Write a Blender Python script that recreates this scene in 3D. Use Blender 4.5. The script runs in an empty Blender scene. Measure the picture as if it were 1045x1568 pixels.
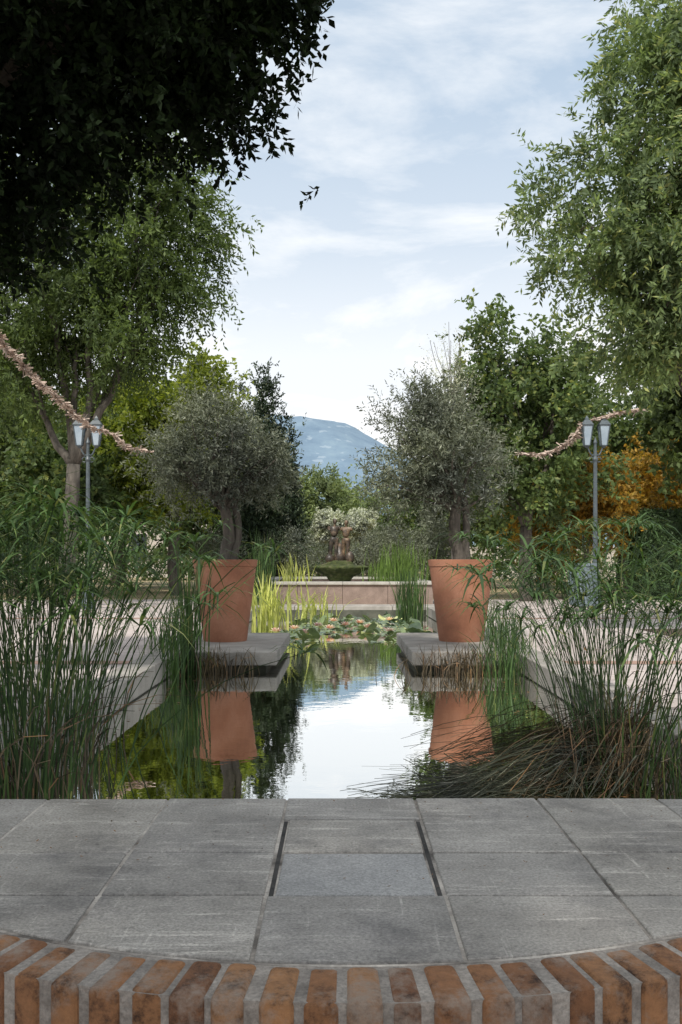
import bpy, math, numpy as np
from mathutils import Vector, Matrix
R = np.random.default_rng(7)
sc = bpy.context.scene
COL = sc.collection

# ------------------------------------------------------------------ materials
def newmat(name):
    m = bpy.data.materials.new(name); m.use_nodes = True
    nt = m.node_tree; nt.nodes.clear()
    out = nt.nodes.new('ShaderNodeOutputMaterial')
    return m, nt, out
def N(nt, t, **kw):
    n = nt.nodes.new(t)
    for k, v in kw.items():
        if k in n.inputs: n.inputs[k].default_value = v
        else: setattr(n, k, v)
    return n
def ramp(nt, fac, stops):
    r = nt.nodes.new('ShaderNodeValToRGB')
    e = r.color_ramp.elements
    while len(e) > 1: e.remove(e[0])
    e[0].position = stops[0][0]; e[0].color = (*stops[0][1], 1)
    for p, c in stops[1:]:
        x = e.new(p); x.color = (*c, 1)
    nt.links.new(fac, r.inputs[0]); return r
def noise(nt, scale, detail=5, rough=.55, vec=None, stretch=None, rotz=0):
    tc = nt.nodes.new('ShaderNodeTexCoord'); n = nt.nodes.new('ShaderNodeTexNoise')
    n.inputs['Scale'].default_value = scale; n.inputs['Detail'].default_value = detail
    n.inputs['Roughness'].default_value = rough
    if stretch:
        mp = nt.nodes.new('ShaderNodeMapping'); mp.inputs['Scale'].default_value = stretch; mp.inputs['Rotation'].default_value = (0, 0, rotz)
        nt.links.new(tc.outputs['Object'], mp.inputs[0]); nt.links.new(mp.outputs[0], n.inputs['Vector'])
    else: nt.links.new(tc.outputs['Object'], n.inputs['Vector'])
    return n
def mix(nt, a, b, fac, mode='MIX'):
    m = nt.nodes.new('ShaderNodeMix'); m.data_type = 'RGBA'; m.blend_type = mode
    for s, v in ((m.inputs[0], fac), (m.inputs[6], a), (m.inputs[7], b)):
        if isinstance(v, (int, float)): s.default_value = v
        elif isinstance(v, tuple): s.default_value = (*v, 1)
        else: nt.links.new(v, s)
    return m.outputs[2]
def foliage(name, dark, light, trans=.35, rough=.55, cl=1.2, accent=None, k=1.4, spec=.3):
    m, nt, out = newmat(name)
    sc_ = lambda c: tuple(min(v*k, .75) for v in c)
    dark, light = sc_(dark), sc_(light)
    g = nt.nodes.new('ShaderNodeNewGeometry')
    stops = [(0, dark), (.75, light)]
    if accent: stops += [(.86, light), (1, sc_(accent))]
    r = ramp(nt, g.outputs['Random Per Island'], stops)
    n = noise(nt, cl, 3)
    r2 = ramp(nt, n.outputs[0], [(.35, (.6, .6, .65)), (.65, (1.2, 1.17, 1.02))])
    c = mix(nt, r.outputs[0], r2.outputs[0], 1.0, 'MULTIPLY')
    p = N(nt, 'ShaderNodeBsdfPrincipled', Roughness=rough)
    p.inputs['Specular IOR Level'].default_value = spec
    nt.links.new(c, p.inputs['Base Color'])
    t = nt.nodes.new('ShaderNodeBsdfTranslucent')
    c2 = mix(nt, c, (1.4, 1.42, .8), 1.0, 'MULTIPLY')
    nt.links.new(c2, t.inputs[0])
    s = N(nt, 'ShaderNodeMixShader'); s.inputs[0].default_value = trans
    nt.links.new(p.outputs[0], s.inputs[1]); nt.links.new(t.outputs[0], s.inputs[2])
    nt.links.new(s.outputs[0], out.inputs[0]); return m
def solid(name, stops, scale=8, rough=.8, bump=.3, detail=6, island=0, stretch=None, metal=0, fine=None):
    m, nt, out = newmat(name)
    n = noise(nt, scale, detail, .6, stretch=stretch)
    r = ramp(nt, n.outputs[0], stops)
    c = r.outputs[0]
    if island:
        g = nt.nodes.new('ShaderNodeNewGeometry')
        r3 = ramp(nt, g.outputs['Random Per Island'], [(0, (1-island,)*3), (1, (1+island,)*3)])
        c = mix(nt, c, r3.outputs[0], 1.0, 'MULTIPLY')
    if fine:
        nf = noise(nt, fine[0], 2, .7)
        rf = ramp(nt, nf.outputs[0], [(.3, (1-fine[1],)*3), (.7, (1+fine[1],)*3)])
        c = mix(nt, c, rf.outputs[0], 1.0, 'MULTIPLY')
    p = N(nt, 'ShaderNodeBsdfPrincipled', Roughness=rough, Metallic=metal)
    nt.links.new(c, p.inputs['Base Color'])
    if bump:
        nb = noise(nt, scale*6, 5)
        b = N(nt, 'ShaderNodeBump', Strength=bump, Distance=.01)
        nt.links.new(nb.outputs[0], b.inputs['Height']); nt.links.new(b.outputs[0], p.inputs['Normal'])
    nt.links.new(p.outputs[0], out.inputs[0]); return m

M = {}
M['bark'] = solid('bark', [(.3, (.04, .034, .028)), (.7, (.13, .112, .092))], 6, .9, .8, stretch=(3, 3, .6))
M['bark_pale'] = solid('bark_pale', [(.35, (.045, .04, .034)), (.65, (.13, .115, .097))], 4, .9, .6, stretch=(2, 2, .7))
M['terracotta'] = solid('terracotta', [(.28, (.22, .09, .052)), (.5, (.36, .155, .088)), (.72, (.45, .22, .14))], 2.2, .85, .12, fine=(40, .08))
M['soil'] = solid('soil', [(.3, (.04, .025, .018)), (.7, (.1, .065, .045))], 20, .95, .8)
M['kerb'] = solid('kerb_stone', [(.3, (.2, .185, .165)), (.7, (.38, .355, .32))], 3, .85, .3, island=.12, fine=(90, .12))
M['basin'] = solid('basin_wall', [(.3, (.03, .035, .022)), (.7, (.11, .11, .085))], 4, .8, .4)
M['fountain_wall'] = solid('fountain_wall_stone', [(.3, (.17, .125, .105)), (.7, (.33, .25, .215))], 3, .85, .4, fine=(50, .15))
M['capstone'] = solid('capstone', [(.3, (.3, .28, .25)), (.7, (.5, .48, .44))], 5, .85, .3)
M['bronze'] = solid('statue_bronze', [(.38, (.03, .026, .022)), (.55, (.08, .058, .042)), (.68, (.26, .18, .12))], 6, .4, .4)
M['moss'] = solid('mossy_stone', [(.3, (.02, .03, .01)), (.55, (.06, .075, .02)), (.75, (.14, .12, .08))], 6, .95, 1)
M['iron'] = solid('painted_iron', [(.3, (.05, .065, .075)), (.7, (.1, .125, .14))], 12, .45, .1)
M['glass'] = solid('lantern_glass', [(.3, (.26, .33, .4)), (.7, (.42, .5, .57))], 3, .15, 0)
M['bin'] = solid('bin_metal', [(.3, (.13, .17, .2)), (.7, (.2, .25, .28))], 8, .5, .1)
M['garland'] = solid('garland_cloth', [(.35, (.28, .2, .16)), (.65, (.55, .46, .39))], 9, .9, 0, island=.45)
M['skin'] = solid('skin', [(.3, (.4, .22, .15)), (.7, (.5, .3, .2))], 5, .6, 0)
M['hair'] = solid('hair', [(.3, (.02, .014, .01)), (.7, (.06, .04, .03))], 30, .6, 0)
M['shirt_o'] = solid('shirt_cloth', [(.3, (.42, .13, .07)), (.7, (.5, .18, .1))], 5, .9, 0)
M['shirt_w'] = solid('shirt_pale_cloth', [(.3, (.5, .5, .52)), (.7, (.6, .6, .62))], 5, .9, 0)
M['jeans'] = solid('jeans_cloth', [(.3, (.03, .045, .08)), (.7, (.06, .08, .13))], 9, .9, 0)
M['plaster'] = solid('plaster', [(.3, (.42, .38, .33)), (.7, (.55, .5, .44))], 1, .9, .1)
M['rooftile'] = solid('roof_tile', [(.3, (.25, .11, .07)), (.7, (.38, .2, .13))], 12, .9, .3)
M['window'] = solid('window_glass', [(.3, (.02, .025, .03)), (.7, (.05, .06, .07))], 3, .1, 0)
M['rubber'] = solid('slot_channel', [(.3, (.008, .008, .008)), (.7, (.06, .055, .05))], 20, .9, 0)

F = {}
F['oak'] = foliage('holm_oak_leaves', (.003, .006, .003), (.012, .024, .008), .1, k=1, spec=.1, rough=.7)  # near-black leaf colour stands in for the shade on this crown
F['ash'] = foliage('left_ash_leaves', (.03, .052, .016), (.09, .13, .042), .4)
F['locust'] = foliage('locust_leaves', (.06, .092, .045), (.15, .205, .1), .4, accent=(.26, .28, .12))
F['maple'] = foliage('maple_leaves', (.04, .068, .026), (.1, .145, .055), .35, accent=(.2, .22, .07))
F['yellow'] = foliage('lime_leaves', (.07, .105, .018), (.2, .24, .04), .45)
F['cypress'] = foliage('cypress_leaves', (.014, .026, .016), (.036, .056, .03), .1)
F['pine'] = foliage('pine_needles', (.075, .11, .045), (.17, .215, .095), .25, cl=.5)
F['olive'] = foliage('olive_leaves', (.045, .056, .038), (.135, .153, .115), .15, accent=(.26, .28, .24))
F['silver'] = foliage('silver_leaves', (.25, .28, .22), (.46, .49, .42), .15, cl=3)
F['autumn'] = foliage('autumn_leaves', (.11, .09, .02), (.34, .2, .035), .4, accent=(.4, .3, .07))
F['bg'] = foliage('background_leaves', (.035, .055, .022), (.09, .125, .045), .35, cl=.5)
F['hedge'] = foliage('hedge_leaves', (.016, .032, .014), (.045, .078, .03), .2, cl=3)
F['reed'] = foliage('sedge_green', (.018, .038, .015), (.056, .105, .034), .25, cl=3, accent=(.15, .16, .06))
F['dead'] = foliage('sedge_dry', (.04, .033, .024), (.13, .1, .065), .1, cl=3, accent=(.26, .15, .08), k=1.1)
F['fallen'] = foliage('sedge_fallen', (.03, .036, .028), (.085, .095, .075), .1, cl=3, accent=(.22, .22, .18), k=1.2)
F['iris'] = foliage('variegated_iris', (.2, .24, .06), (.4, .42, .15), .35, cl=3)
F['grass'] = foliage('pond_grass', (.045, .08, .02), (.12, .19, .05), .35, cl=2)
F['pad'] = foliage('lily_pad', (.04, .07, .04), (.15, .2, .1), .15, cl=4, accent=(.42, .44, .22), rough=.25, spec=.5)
F['petal'] = foliage('lily_petal', (.6, .28, .32), (.75, .66, .62), .3, k=1)
F['litter'] = foliage('fallen_leaf', (.06, .035, .02), (.2, .1, .04), .1, k=1)

# ------------------------------------------------------------------ helpers
def empty(name, loc=(0, 0, 0)):
    e = bpy.data.objects.new(name, None); e.location = loc; e.empty_display_size = .2
    COL.objects.link(e); return e
def link(me, name, mat, parent=None, smooth=False):
    o = bpy.data.objects.new(name, me); COL.objects.link(o)
    if mat: me.materials.append(mat)
    if smooth: me.shade_smooth()
    if parent:
        o.parent = parent; o.matrix_parent_inverse = Matrix.Translation(-Vector(parent.location))
    return o
def quads(name, V, mat, parent=None):
    V = np.ascontiguousarray(V, dtype=np.float32).reshape(-1, 3); n = len(V)
    me = bpy.data.meshes.new(name); me.vertices.add(n); me.vertices.foreach_set('co', V.ravel())
    me.loops.add(n); me.loops.foreach_set('vertex_index', np.arange(n, dtype=np.int32))
    me.polygons.add(n//4); me.polygons.foreach_set('loop_start', np.arange(0, n, 4, dtype=np.int32))
    me.update(calc_edges=True)
    return link(me, name, mat, parent)
def nrm(v): return v/np.maximum(np.linalg.norm(v, axis=-1, keepdims=True), 1e-9)
def leafq(C, D, S, L, W):
    L = L[:, None]; W = W[:, None]
    mid = C+D*L*.45
    return np.stack([C, mid+S*W*.5, C+D*L, mid-S*W*.5], 1)
class B:
    def __init__(s): s.v = []; s.f = []
    def add(s, v, f):
        o = len(s.v); s.v += [tuple(map(float, a)) for a in v]; s.f += [tuple(i+o for i in a) for a in f]
    def box(s, x0, x1, y0, y1, z0, z1):
        s.add([(x0,y0,z0),(x1,y0,z0),(x1,y1,z0),(x0,y1,z0),(x0,y0,z1),(x1,y0,z1),(x1,y1,z1),(x0,y1,z1)],
              [(0,3,2,1),(4,5,6,7),(0,1,5,4),(1,2,6,5),(2,3,7,6),(3,0,4,7)])
    def tube(s, pts, rad, seg=7, cap=True):
        pts = [np.array(p, float) for p in pts]; n = len(pts); vs = []
        for i, p in enumerate(pts):
            t = pts[min(i+1, n-1)]-pts[max(i-1, 0)]; t = t/max(np.linalg.norm(t), 1e-9)
            a = np.array([1, 0, 0]) if abs(t[0]) < .8 else np.array([0, 1, 0])
            u = np.cross(t, a); u /= np.linalg.norm(u); w = np.cross(t, u)
            for k in range(seg):
                an = 2*math.pi*k/seg; vs.append(p+rad[i]*(math.cos(an)*u+math.sin(an)*w))
        fs = [(i*seg+k, i*seg+(k+1) % seg, (i+1)*seg+(k+1) % seg, (i+1)*seg+k) for i in range(n-1) for k in range(seg)]
        if cap: fs += [tuple(range(seg))[::-1], tuple(range((n-1)*seg, n*seg))]
        s.add(vs, fs)
    def lathe(s, c, prof, seg=32, sq=1):
        n = len(prof); vs = []
        for r, z in prof:
            for k in range(seg):
                a = 2*math.pi*(k+.5*(seg == 4))/seg; vs.append((c[0]+r*math.cos(a), c[1]+r*math.sin(a)*sq, c[2]+z))
        fs = [(i*seg+k, i*seg+(k+1) % seg, (i+1)*seg+(k+1) % seg, (i+1)*seg+k) for i in range(n-1) for k in range(seg)]
        fs += [tuple(range(seg))[::-1], tuple(range((n-1)*seg, n*seg))]
        s.add(vs, fs)
    def obj(s, name, mat, parent=None, smooth=False, bevel=0, bseg=2):
        me = bpy.data.meshes.new(name); me.from_pydata(s.v, [], s.f); me.update()
        o = link(me, name, mat, parent, smooth)
        if bevel:
            m = o.modifiers.new('Bevel', 'BEVEL'); m.width = bevel; m.segments = bseg; m.limit_method = 'ANGLE'
        return o

def crown_pts(blobs, ncl, rng):
    bl = np.array(blobs, float); w = bl[:, 3]*bl[:, 4]*bl[:, 5]; w = w**.8; w /= w.sum()
    k = rng.choice(len(bl), ncl, p=w)
    d = nrm(rng.normal(size=(ncl, 3))); r = rng.random(ncl)**.45
    return bl[k, :3]+d*r[:, None]*bl[k, 3:6]*rng.uniform(.82, 1.15, (ncl, 1)), d
def crown(blobs, ncl, clr, ntw, tlen, nl, ll, lw, droop, rng, out=.7):
    cc, od = crown_pts(blobs, ncl, rng)
    sz = rng.uniform(.5, 1.4, (ncl, 1, 1))
    o = cc[:, None]+rng.normal(size=(ncl, ntw, 3))*clr*.5*sz
    td = nrm(od[:, None]*out+rng.normal(size=(ncl, ntw, 3))*.6+np.array([0, 0, -.4*droop]))
    o = o.reshape(-1, 3); td = td.reshape(-1, 3); T = len(o)
    tl = tlen*rng.uniform(.6, 1.3, (T, 1, 1))
    t = ((np.arange(nl)+.5)/nl)[None, :, None]
    p = o[:, None]+td[:, None]*t*tl+np.array([0, 0, -1.])*droop*tl*t*t*.6
    rd = rng.normal(size=(T, nl, 3)); tdx = np.broadcast_to(td[:, None], rd.shape)
    side = nrm(rd-(rd*tdx).sum(-1, keepdims=True)*tdx)
    ld = nrm(tdx*.55+side*.8+np.array([0, 0, -.5*droop]))
    n2 = rng.normal(size=ld.shape); S = nrm(np.cross(ld, n2))
    ld = ld.reshape(-1, 3); S = S.reshape(-1, 3); p = p.reshape(-1, 3); n = len(p)
    return leafq(p, ld, S, ll*rng.uniform(.6, 1.25, n), lw*rng.uniform(.7, 1.2, n)), cc
def limb(b, a, c, r0, r1, rng, n=7, wob=.08, sag=0):
    a = np.array(a, float); c = np.array(c, float); L = np.linalg.norm(c-a); pts = []; rr = []
    off = np.zeros(3)
    for i in range(n+1):
        t = i/n; off = off+rng.normal(size=3)*wob*L/n*1.5
        e = math.sin(math.pi*t)
        pts.append(a+(c-a)*t+off*e+np.array([0, 0, sag*L])*e); rr.append(r0*(1-t)+r1*t)
    b.tube(pts, rr, 7)
def tree(name, base, fork, blobs, r, mat, bark, seed, ncl, clr, ntw, tlen, nl, ll, lw, droop, sub=5, out=.7, lean=None):
    rng = np.random.default_rng(seed)
    e = empty(name, base)
    q, cc = crown(blobs, ncl, clr, ntw, tlen, nl, ll, lw, droop, rng, out)
    quads('crown', q, mat, e)
    b = B(); base = np.array(base, float); fork = np.array(fork, float)
    limb(b, base-np.array([0, 0, .1]), fork, r, r*.72, rng, 8, .05)
    for bl in blobs:
        c = np.array(bl[:3]); tgt = c+(fork-c)*.15
        limb(b, fork-np.array([0, 0, .05]), tgt, r*.5, r*.16, rng, 8, .1, .05)
        d = np.linalg.norm((cc-c)/np.array(bl[3:6]), axis=1); idx = np.argsort(d)[:60]
        for i in rng.choice(idx, min(sub, len(idx)), replace=False):
            s = fork+(tgt-fork)*rng.uniform(.5, 1)
            limb(b, s, cc[i], r*.14, r*.03, rng, 6, .1, .03)
    b.obj('trunk_and_limbs', bark, e, True)
    return e

# ------------------------------------------------------------------ ground, paving, pool
PX0, PX1, PY0, PY1, WZ = -1.65, 1.8, 2.9, 20.6, -.17
def sheet(name, xs, ys, z, skip, mat):
    b = B()
    for i in range(len(xs)-1):
        for j in range(len(ys)-1):
            if (i, j) in skip: continue
            b.add([(xs[i],ys[j],z),(xs[i+1],ys[j],z),(xs[i+1],ys[j+1],z),(xs[i],ys[j+1],z)], [(0,1,2,3)])
    return b.obj(name, mat)
m, nt, out = newmat('ground_earth')
n1 = noise(nt, .35, 6); n2 = noise(nt, 30, 3)
r1 = ramp(nt, n1.outputs[0], [(.35, (.13, .12, .05)), (.55, (.36, .28, .16)), (.7, (.42, .34, .2))])
r2 = ramp(nt, n2.outputs[0], [(.3, (.7, .7, .7)), (.7, (1.15, 1.15, 1.15))])
p = N(nt, 'ShaderNodeBsdfPrincipled', Roughness=.95)
nt.links.new(mix(nt, r1.outputs[0], r2.outputs[0], 1., 'MULTIPLY'), p.inputs['Base Color']); nt.links.new(p.outputs[0], out.inputs[0])
sheet('ground', [-4000, PX0-.02, PX1+.02, 4000], [-400, PY0, PY1, 4000], -.004, {(1, 1)}, m)
m, nt, out = newmat('paving')
tc = nt.nodes.new('ShaderNodeTexCoord'); br = nt.nodes.new('ShaderNodeTexBrick')
br.inputs['Scale'].default_value = 1; br.inputs['Brick Width'].default_value = 1.2; br.inputs['Row Height'].default_value = .8
br.inputs['Mortar Size'].default_value = .008; br.offset = .5
br.inputs['Color1'].default_value = (.46, .4, .37, 1); br.inputs['Color2'].default_value = (.52, .46, .43, 1); br.inputs['Mortar'].default_value = (.22, .18, .16, 1)
nt.links.new(tc.outputs['Object'], br.inputs[0])
n1 = noise(nt, 1.3, 8, .65); r1 = ramp(nt, n1.outputs[0], [(.3, (.72, .7, .7)), (.65, (1.1, 1.1, 1.1))])
n2 = noise(nt, 70, 2); r2 = ramp(nt, n2.outputs[0], [(.3, (.85, .85, .85)), (.7, (1.1, 1.1, 1.1))])
c = mix(nt, br.outputs[0], r1.outputs[0], 1., 'MULTIPLY'); c = mix(nt, c, r2.outputs[0], 1., 'MULTIPLY')
p = N(nt, 'ShaderNodeBsdfPrincipled', Roughness=.8); nt.links.new(c, p.inputs['Base Color']); nt.links.new(p.outputs[0], out.inputs[0])
sheet('pavement', [-11, PX0-.28, PX1+.28, 12], [-4, 2.5, 22.3, 25], .0, {(1, 1)}, m)
b = B()
for y in (9.2, 16.5): b.add([(-11,y,.004),(PX0-.3,y,.004),(PX0-.3,y+.3,.004),(-11,y+.3,.004)], [(0,1,2,3)]); b.add([(PX1+.3,y,.004),(12,y,.004),(12,y+.3,.004),(PX1+.3,y+.3,.004)], [(0,1,2,3)])
b.obj('pavement_band', solid('band_brick', [(.3, (.28, .17, .13)), (.7, (.36, .24, .19))], 8, .9, .1))
b = B(); b.add([(4.2,12.6,.006),(6.2,12.6,.006),(6.2,14.0,.006),(4.2,14.0,.006)], [(0,1,2,3)]); b.obj('tree_pit_soil', M['soil'])
for side, (xa, xb) in enumerate(((PX0-.28, PX0), (PX1, PX1+.28))):
    b = B(); y = 2.95
    while y < PY1+.2:
        y2 = min(y+1.2, PY1+.2); b.box(xa+R.uniform(-.004, .004), xb+R.uniform(-.004, .004), y+.004, y2-.004, -.16, .025+R.uniform(-.003, .003)); y = y2
    b.obj('pool_kerb', M['kerb'], None, False, .008)
b = B()
b.box(PX0-.1, PX0-.012, PY0, PY1, -.7, -.05); b.box(PX1+.012, PX1+.1, PY0, PY1, -.7, -.05)
b.box(PX0-.1, PX1+.1, PY1-.005, PY1+.1, -.7, -.05); b.box(PX0-.1, PX1+.1, PY0-.25, PY0-.05, -.7, -.05)
b.box(PX0-.1, PX1+.1, PY0, PY1, -.75, -.7)
b.obj('pool_basin', M['basin'])
m, nt, out = newmat('pond_water')
df = nt.nodes.new('ShaderNodeBsdfDiffuse'); gl = nt.nodes.new('ShaderNodeBsdfGlossy'); gl.inputs['Roughness'].default_value = .012; gl.inputs[0].default_value = (1, 1, .98, 1)
n1 = noise(nt, .8, 4); r1 = ramp(nt, n1.outputs[0], [(.35, (.02, .026, .008)), (.65, (.045, .05, .014))]); nt.links.new(r1.outputs[0], df.inputs[0])
nb = noise(nt, 5, 3); bu = N(nt, 'ShaderNodeBump', Strength=.04, Distance=.02); nt.links.new(nb.outputs[0], bu.inputs['Height'])
nt.links.new(bu.outputs[0], gl.inputs['Normal'])
lw_ = nt.nodes.new('ShaderNodeLayerWeight'); rr_ = ramp(nt, lw_.outputs['Facing'], [(0, (.04,)*3), (.5, (.25,)*3), (.72, (.82,)*3), (.85, (.97,)*3)])
ms = nt.nodes.new('ShaderNodeMixShader'); nt.links.new(rr_.outputs[0], ms.inputs[0]); nt.links.new(df.outputs[0], ms.inputs[1]); nt.links.new(gl.outputs[0], ms.inputs[2])
nt.links.new(ms.outputs[0], out.inputs[0]); MW = m
b = B(); b.add([(PX0-.01,PY0-.1,WZ),(PX1+.01,PY0-.1,WZ),(PX1+.01,PY1,WZ),(PX0-.01,PY1,WZ)], [(0,1,2,3)]); b.obj('pond_water', MW)
for xa, xb in ((PX0+.003, -.64), (.74, PX1-.003)):
    b = B(); b.box(xa, xb, 10.15, 12.9, -.11, .03); b.obj('stone_slab', M['kerb'], None, False, .012)
    b = B(); b.box(xa+.05, xb-.12, 10.3, 12.75, -.7, -.112); b.obj('slab_support', M['basin'])
b = B()
for i in range(4): b.box(-1.93+i*1.01, -1.93+(i+1)*1.01-.008, 20.6, 21.5, -.12, .0+.03)
b.obj('pool_end_step', M['kerb'], None, False, .012)
b = B(); b.box(-1.95, 2.1, 21.5, 22.2, -.2, -.03); b.obj('step_riser', M['basin'])
fb = empty('fountain_basin', (.05, 25, 0))
b = B()
for i in range(4): b.box(-1.95+i*1.0125, -1.95+(i+1)*1.0125-.006, 22.3, 22.5, -.1, .43)
b.box(-1.95, -1.75, 22.505, 29.5, -.1, .43); b.box(1.9, 2.1, 22.505, 29.5, -.1, .43); b.box(-1.95, 2.1, 29.505, 29.7, -.1, .43)
b.obj('walls', M['fountain_wall'], fb, False, .006)
b = B()
for i in range(4): b.box(-2.0+i*1.04, -2.0+(i+1)*1.04-.006, 22.25, 22.58, .432, .5)
b.box(-2.0, -1.68, 22.585, 29.4, .432, .5); b.box(1.83, 2.15, 22.585, 29.4, .432, .5); b.box(-2, 2.15, 29.405, 29.75, .432, .5)
b.obj('capstones', M['capstone'], fb, False, .01)
b = B(); b.add([(-1.76,22.49,.36),(1.91,22.49,.36),(1.91,29.51,.36),(-1.76,29.51,.36)], [(0,1,2,3)]); b.obj('water', MW, fb)

# ------------------------------------------------------------------ foreground ledge
m, nt, out = newmat('ledge_slab')
n1 = noise(nt, 3.5, 8, .65); r1 = ramp(nt, n1.outputs[0], [(.3, (.2, .187, .168)), (.5, (.29, .275, .25)), (.72, (.38, .36, .33))])
c = r1.outputs[0]
for sx, sy, rz, lo, am in ((.8, 9, .12, .56, .8), (9, .8, .5, .6, .6), (1.5, 6, -.3, .6, .6), (14, .9, -.15, .61, .6), (1.2, 22, .2, .62, .8)):
    n3 = noise(nt, 3, 7, .8, stretch=(sx, sy, 1), rotz=rz); r3 = ramp(nt, n3.outputs[0], [(lo, (0, 0, 0)), (lo+.08, (am, am, am))])
    c = mix(nt, c, (.56, .53, .48), r3.outputs[0])
n5 = noise(nt, 2.2, 8, .75); r5 = ramp(nt, n5.outputs[0], [(.32, (.5, .5, .52)), (.5, (1, 1, 1))]); c = mix(nt, c, r5.outputs[0], 1., 'MULTIPLY')
n6 = noise(nt, 28, 5, .8); r6 = ramp(nt, n6.outputs[0], [(.3, (.45, .45, .45)), (.38, (1, 1, 1))]); c = mix(nt, c, r6.outputs[0], 1., 'MULTIPLY')
n2 = noise(nt, 150, 2, .7); r2 = ramp(nt, n2.outputs[0], [(.3, (.62, .62, .62)), (.7, (1.3, 1.3, 1.3))])
c = mix(nt, c, r2.outputs[0], 1., 'MULTIPLY')
g = nt.nodes.new('ShaderNodeNewGeometry'); rg = ramp(nt, g.outputs['Random Per Island'], [(0, (.86, .86, .87)), (1, (1.1, 1.08, 1.05))])
c = mix(nt, c, rg.outputs[0], 1., 'MULTIPLY')
p = N(nt, 'ShaderNodeBsdfPrincipled', Roughness=.6); nt.links.new(c, p.inputs['Base Color'])
nb = noise(nt, 90, 4, .7); bu = N(nt, 'ShaderNodeBump', Strength=.45, Distance=.004); nt.links.new(nb.outputs[0], bu.inputs['Height']); nt.links.new(bu.outputs[0], p.inputs['Normal'])
nt.links.new(p.outputs[0], out.inputs[0]); MS = m
MM = solid('mortar', [(.35, (.09, .08, .07)), (.6, (.5, .46, .41))], 4, .95, .8, fine=(120, .2))
MJ = solid('brick_joint_mortar', [(.3, (.14, .125, .11)), (.7, (.34, .31, .275))], 12, .95, .8, fine=(120, .25))
m, nt, out = newmat('ledge_brick')
g = nt.nodes.new('ShaderNodeNewGeometry'); rg = ramp(nt, g.outputs['Random Per Island'], [(0, (.19, .08, .035)), (.45, (.33, .155, .065)), (.8, (.38, .195, .085)), (1, (.27, .135, .075))])
n1 = noise(nt, 14, 8, .78); r1 = ramp(nt, n1.outputs[0], [(.36, (.12, .1, .1)), (.5, (.75, .75, .75)), (.7, (1.15, 1.15, 1.15))])
c = mix(nt, rg.outputs[0], r1.outputs[0], 1., 'MULTIPLY')
n4 = noise(nt, 8, 7, .75); r4 = ramp(nt, n4.outputs[0], [(.47, (0, 0, 0)), (.62, (.85, .85, .85))]); c = mix(nt, c, (.29, .235, .19), r4.outputs[0])
p = N(nt, 'ShaderNodeBsdfPrincipled', Roughness=.85); nt.links.new(c, p.inputs['Base Color'])
nb = noise(nt, 40, 7, .75); bu = N(nt, 'ShaderNodeBump', Strength=1., Distance=.01); nt.links.new(nb.outputs[0], bu.inputs['Height']); nt.links.new(bu.outputs[0], p.inputs['Normal'])
nt.links.new(p.outputs[0], out.inputs[0]); MB = m
led = empty('brick_edged_stone_ledge', (0, 2.5, 0))
LZ = .26; CX, CY, CR = .02, 3.13, 1.42
def arc(x, r=CR):
    q = r*r-(x-CX)**2
    return CY-math.sqrt(q) if q > 0 else 9
cols = [-1.36, -1.19, -.845, -.498, -.152, .219, .573, .925, 1.27, 1.4]; rows = [0, 2.06, 2.363, 2.905]
b = B(); bd = B(); J = .0038
def tile(b, x0, x1, y0, y1, z=LZ, h=.05):
    xs = np.linspace(x0+J, x1-J, 9); lo = [(x, max(y0, arc(x)+0)+J+R.uniform(-.001, .001)) for x in xs]; lo = [q for q in lo if q[1] < y1-J-.01]
    if len(lo) < 2: return
    a = R.uniform(-.0022, .0022, 4)
    hi = [(lo[-1][0]+a[0], y1-J+a[1]), (lo[0][0]+a[2], y1-J+a[3])]
    poly = lo+hi; n = len(poly)
    z += R.uniform(-.0015, .0015)
    b.add([(x, y, z) for x, y in poly]+[(x, y, z-h) for x, y in poly], [tuple(range(n)), tuple(range(n, 2*n))[::-1]]+[(i, n+i, n+(i+1) % n, (i+1) % n) for i in range(n)])
for i in range(len(cols)-1):
    for j in range(3):
        if i == 4 and j == 1: tile(bd, cols[i]+.015, cols[i+1]-.015, rows[1], rows[2], LZ-.002); continue
        if i == 4 and j == 2:
            tile(b, cols[i]+.015, cols[i+1]-.015, rows[2], 2.66); tile(b, cols[i], cols[i+1], 2.66, rows[3]); continue
        tile(b, cols[i], cols[i+1], rows[j], rows[j+1])
b.obj('slabs', MS, led, False, .0035)
bd.obj('hatch_slab', solid('hatch_slate', [(.3, (.21, .207, .2)), (.7, (.31, .305, .295))], 6, .5, .15, fine=(180, .4)), led, False, .003)
b = B()
for xa, xb in ((cols[4]+.005, cols[4]+.015), (cols[5]-.015, cols[5]-.005)): b.box(xa, xb, 2.06, 2.655, .24, .2572)
b.obj('drain_slots', M['rubber'], led)
xs = np.linspace(-1.39, 1.43, 40)
poly = [(x, min(arc(x, 1.425), 2.88)) for x in xs]+[(1.43, 2.895), (-1.39, 2.895)]; n = len(poly)
b = B(); b.add([(x, y, .2562) for x, y in poly]+[(x, y, -.7) for x, y in poly], [tuple(range(n)), tuple(range(n, 2*n))[::-1]]+[(i, n+i, n+(i+1) % n, (i+1) % n) for i in range(n)])
b.obj('core', MM, led)
b = B(); bm_ = B(); da = .0465
def P2(r, a, z): return (CX+r*math.sin(a), CY-r*math.cos(a), z)
def seg3(bb, r0, r1, a0, a1, z0, z1, tilt=0):
    bb.add([P2(r0,a0,z0),P2(r1,a0,z0),P2(r1,a1,z0),P2(r0,a1,z0),P2(r0,a0,z1),P2(r1,a0,z1-tilt),P2(r1,a1,z1-tilt),P2(r0,a1,z1)],
           [(0,3,2,1),(4,5,6,7),(0,1,5,4),(1,2,6,5),(2,3,7,6),(3,0,4,7)])
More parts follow.
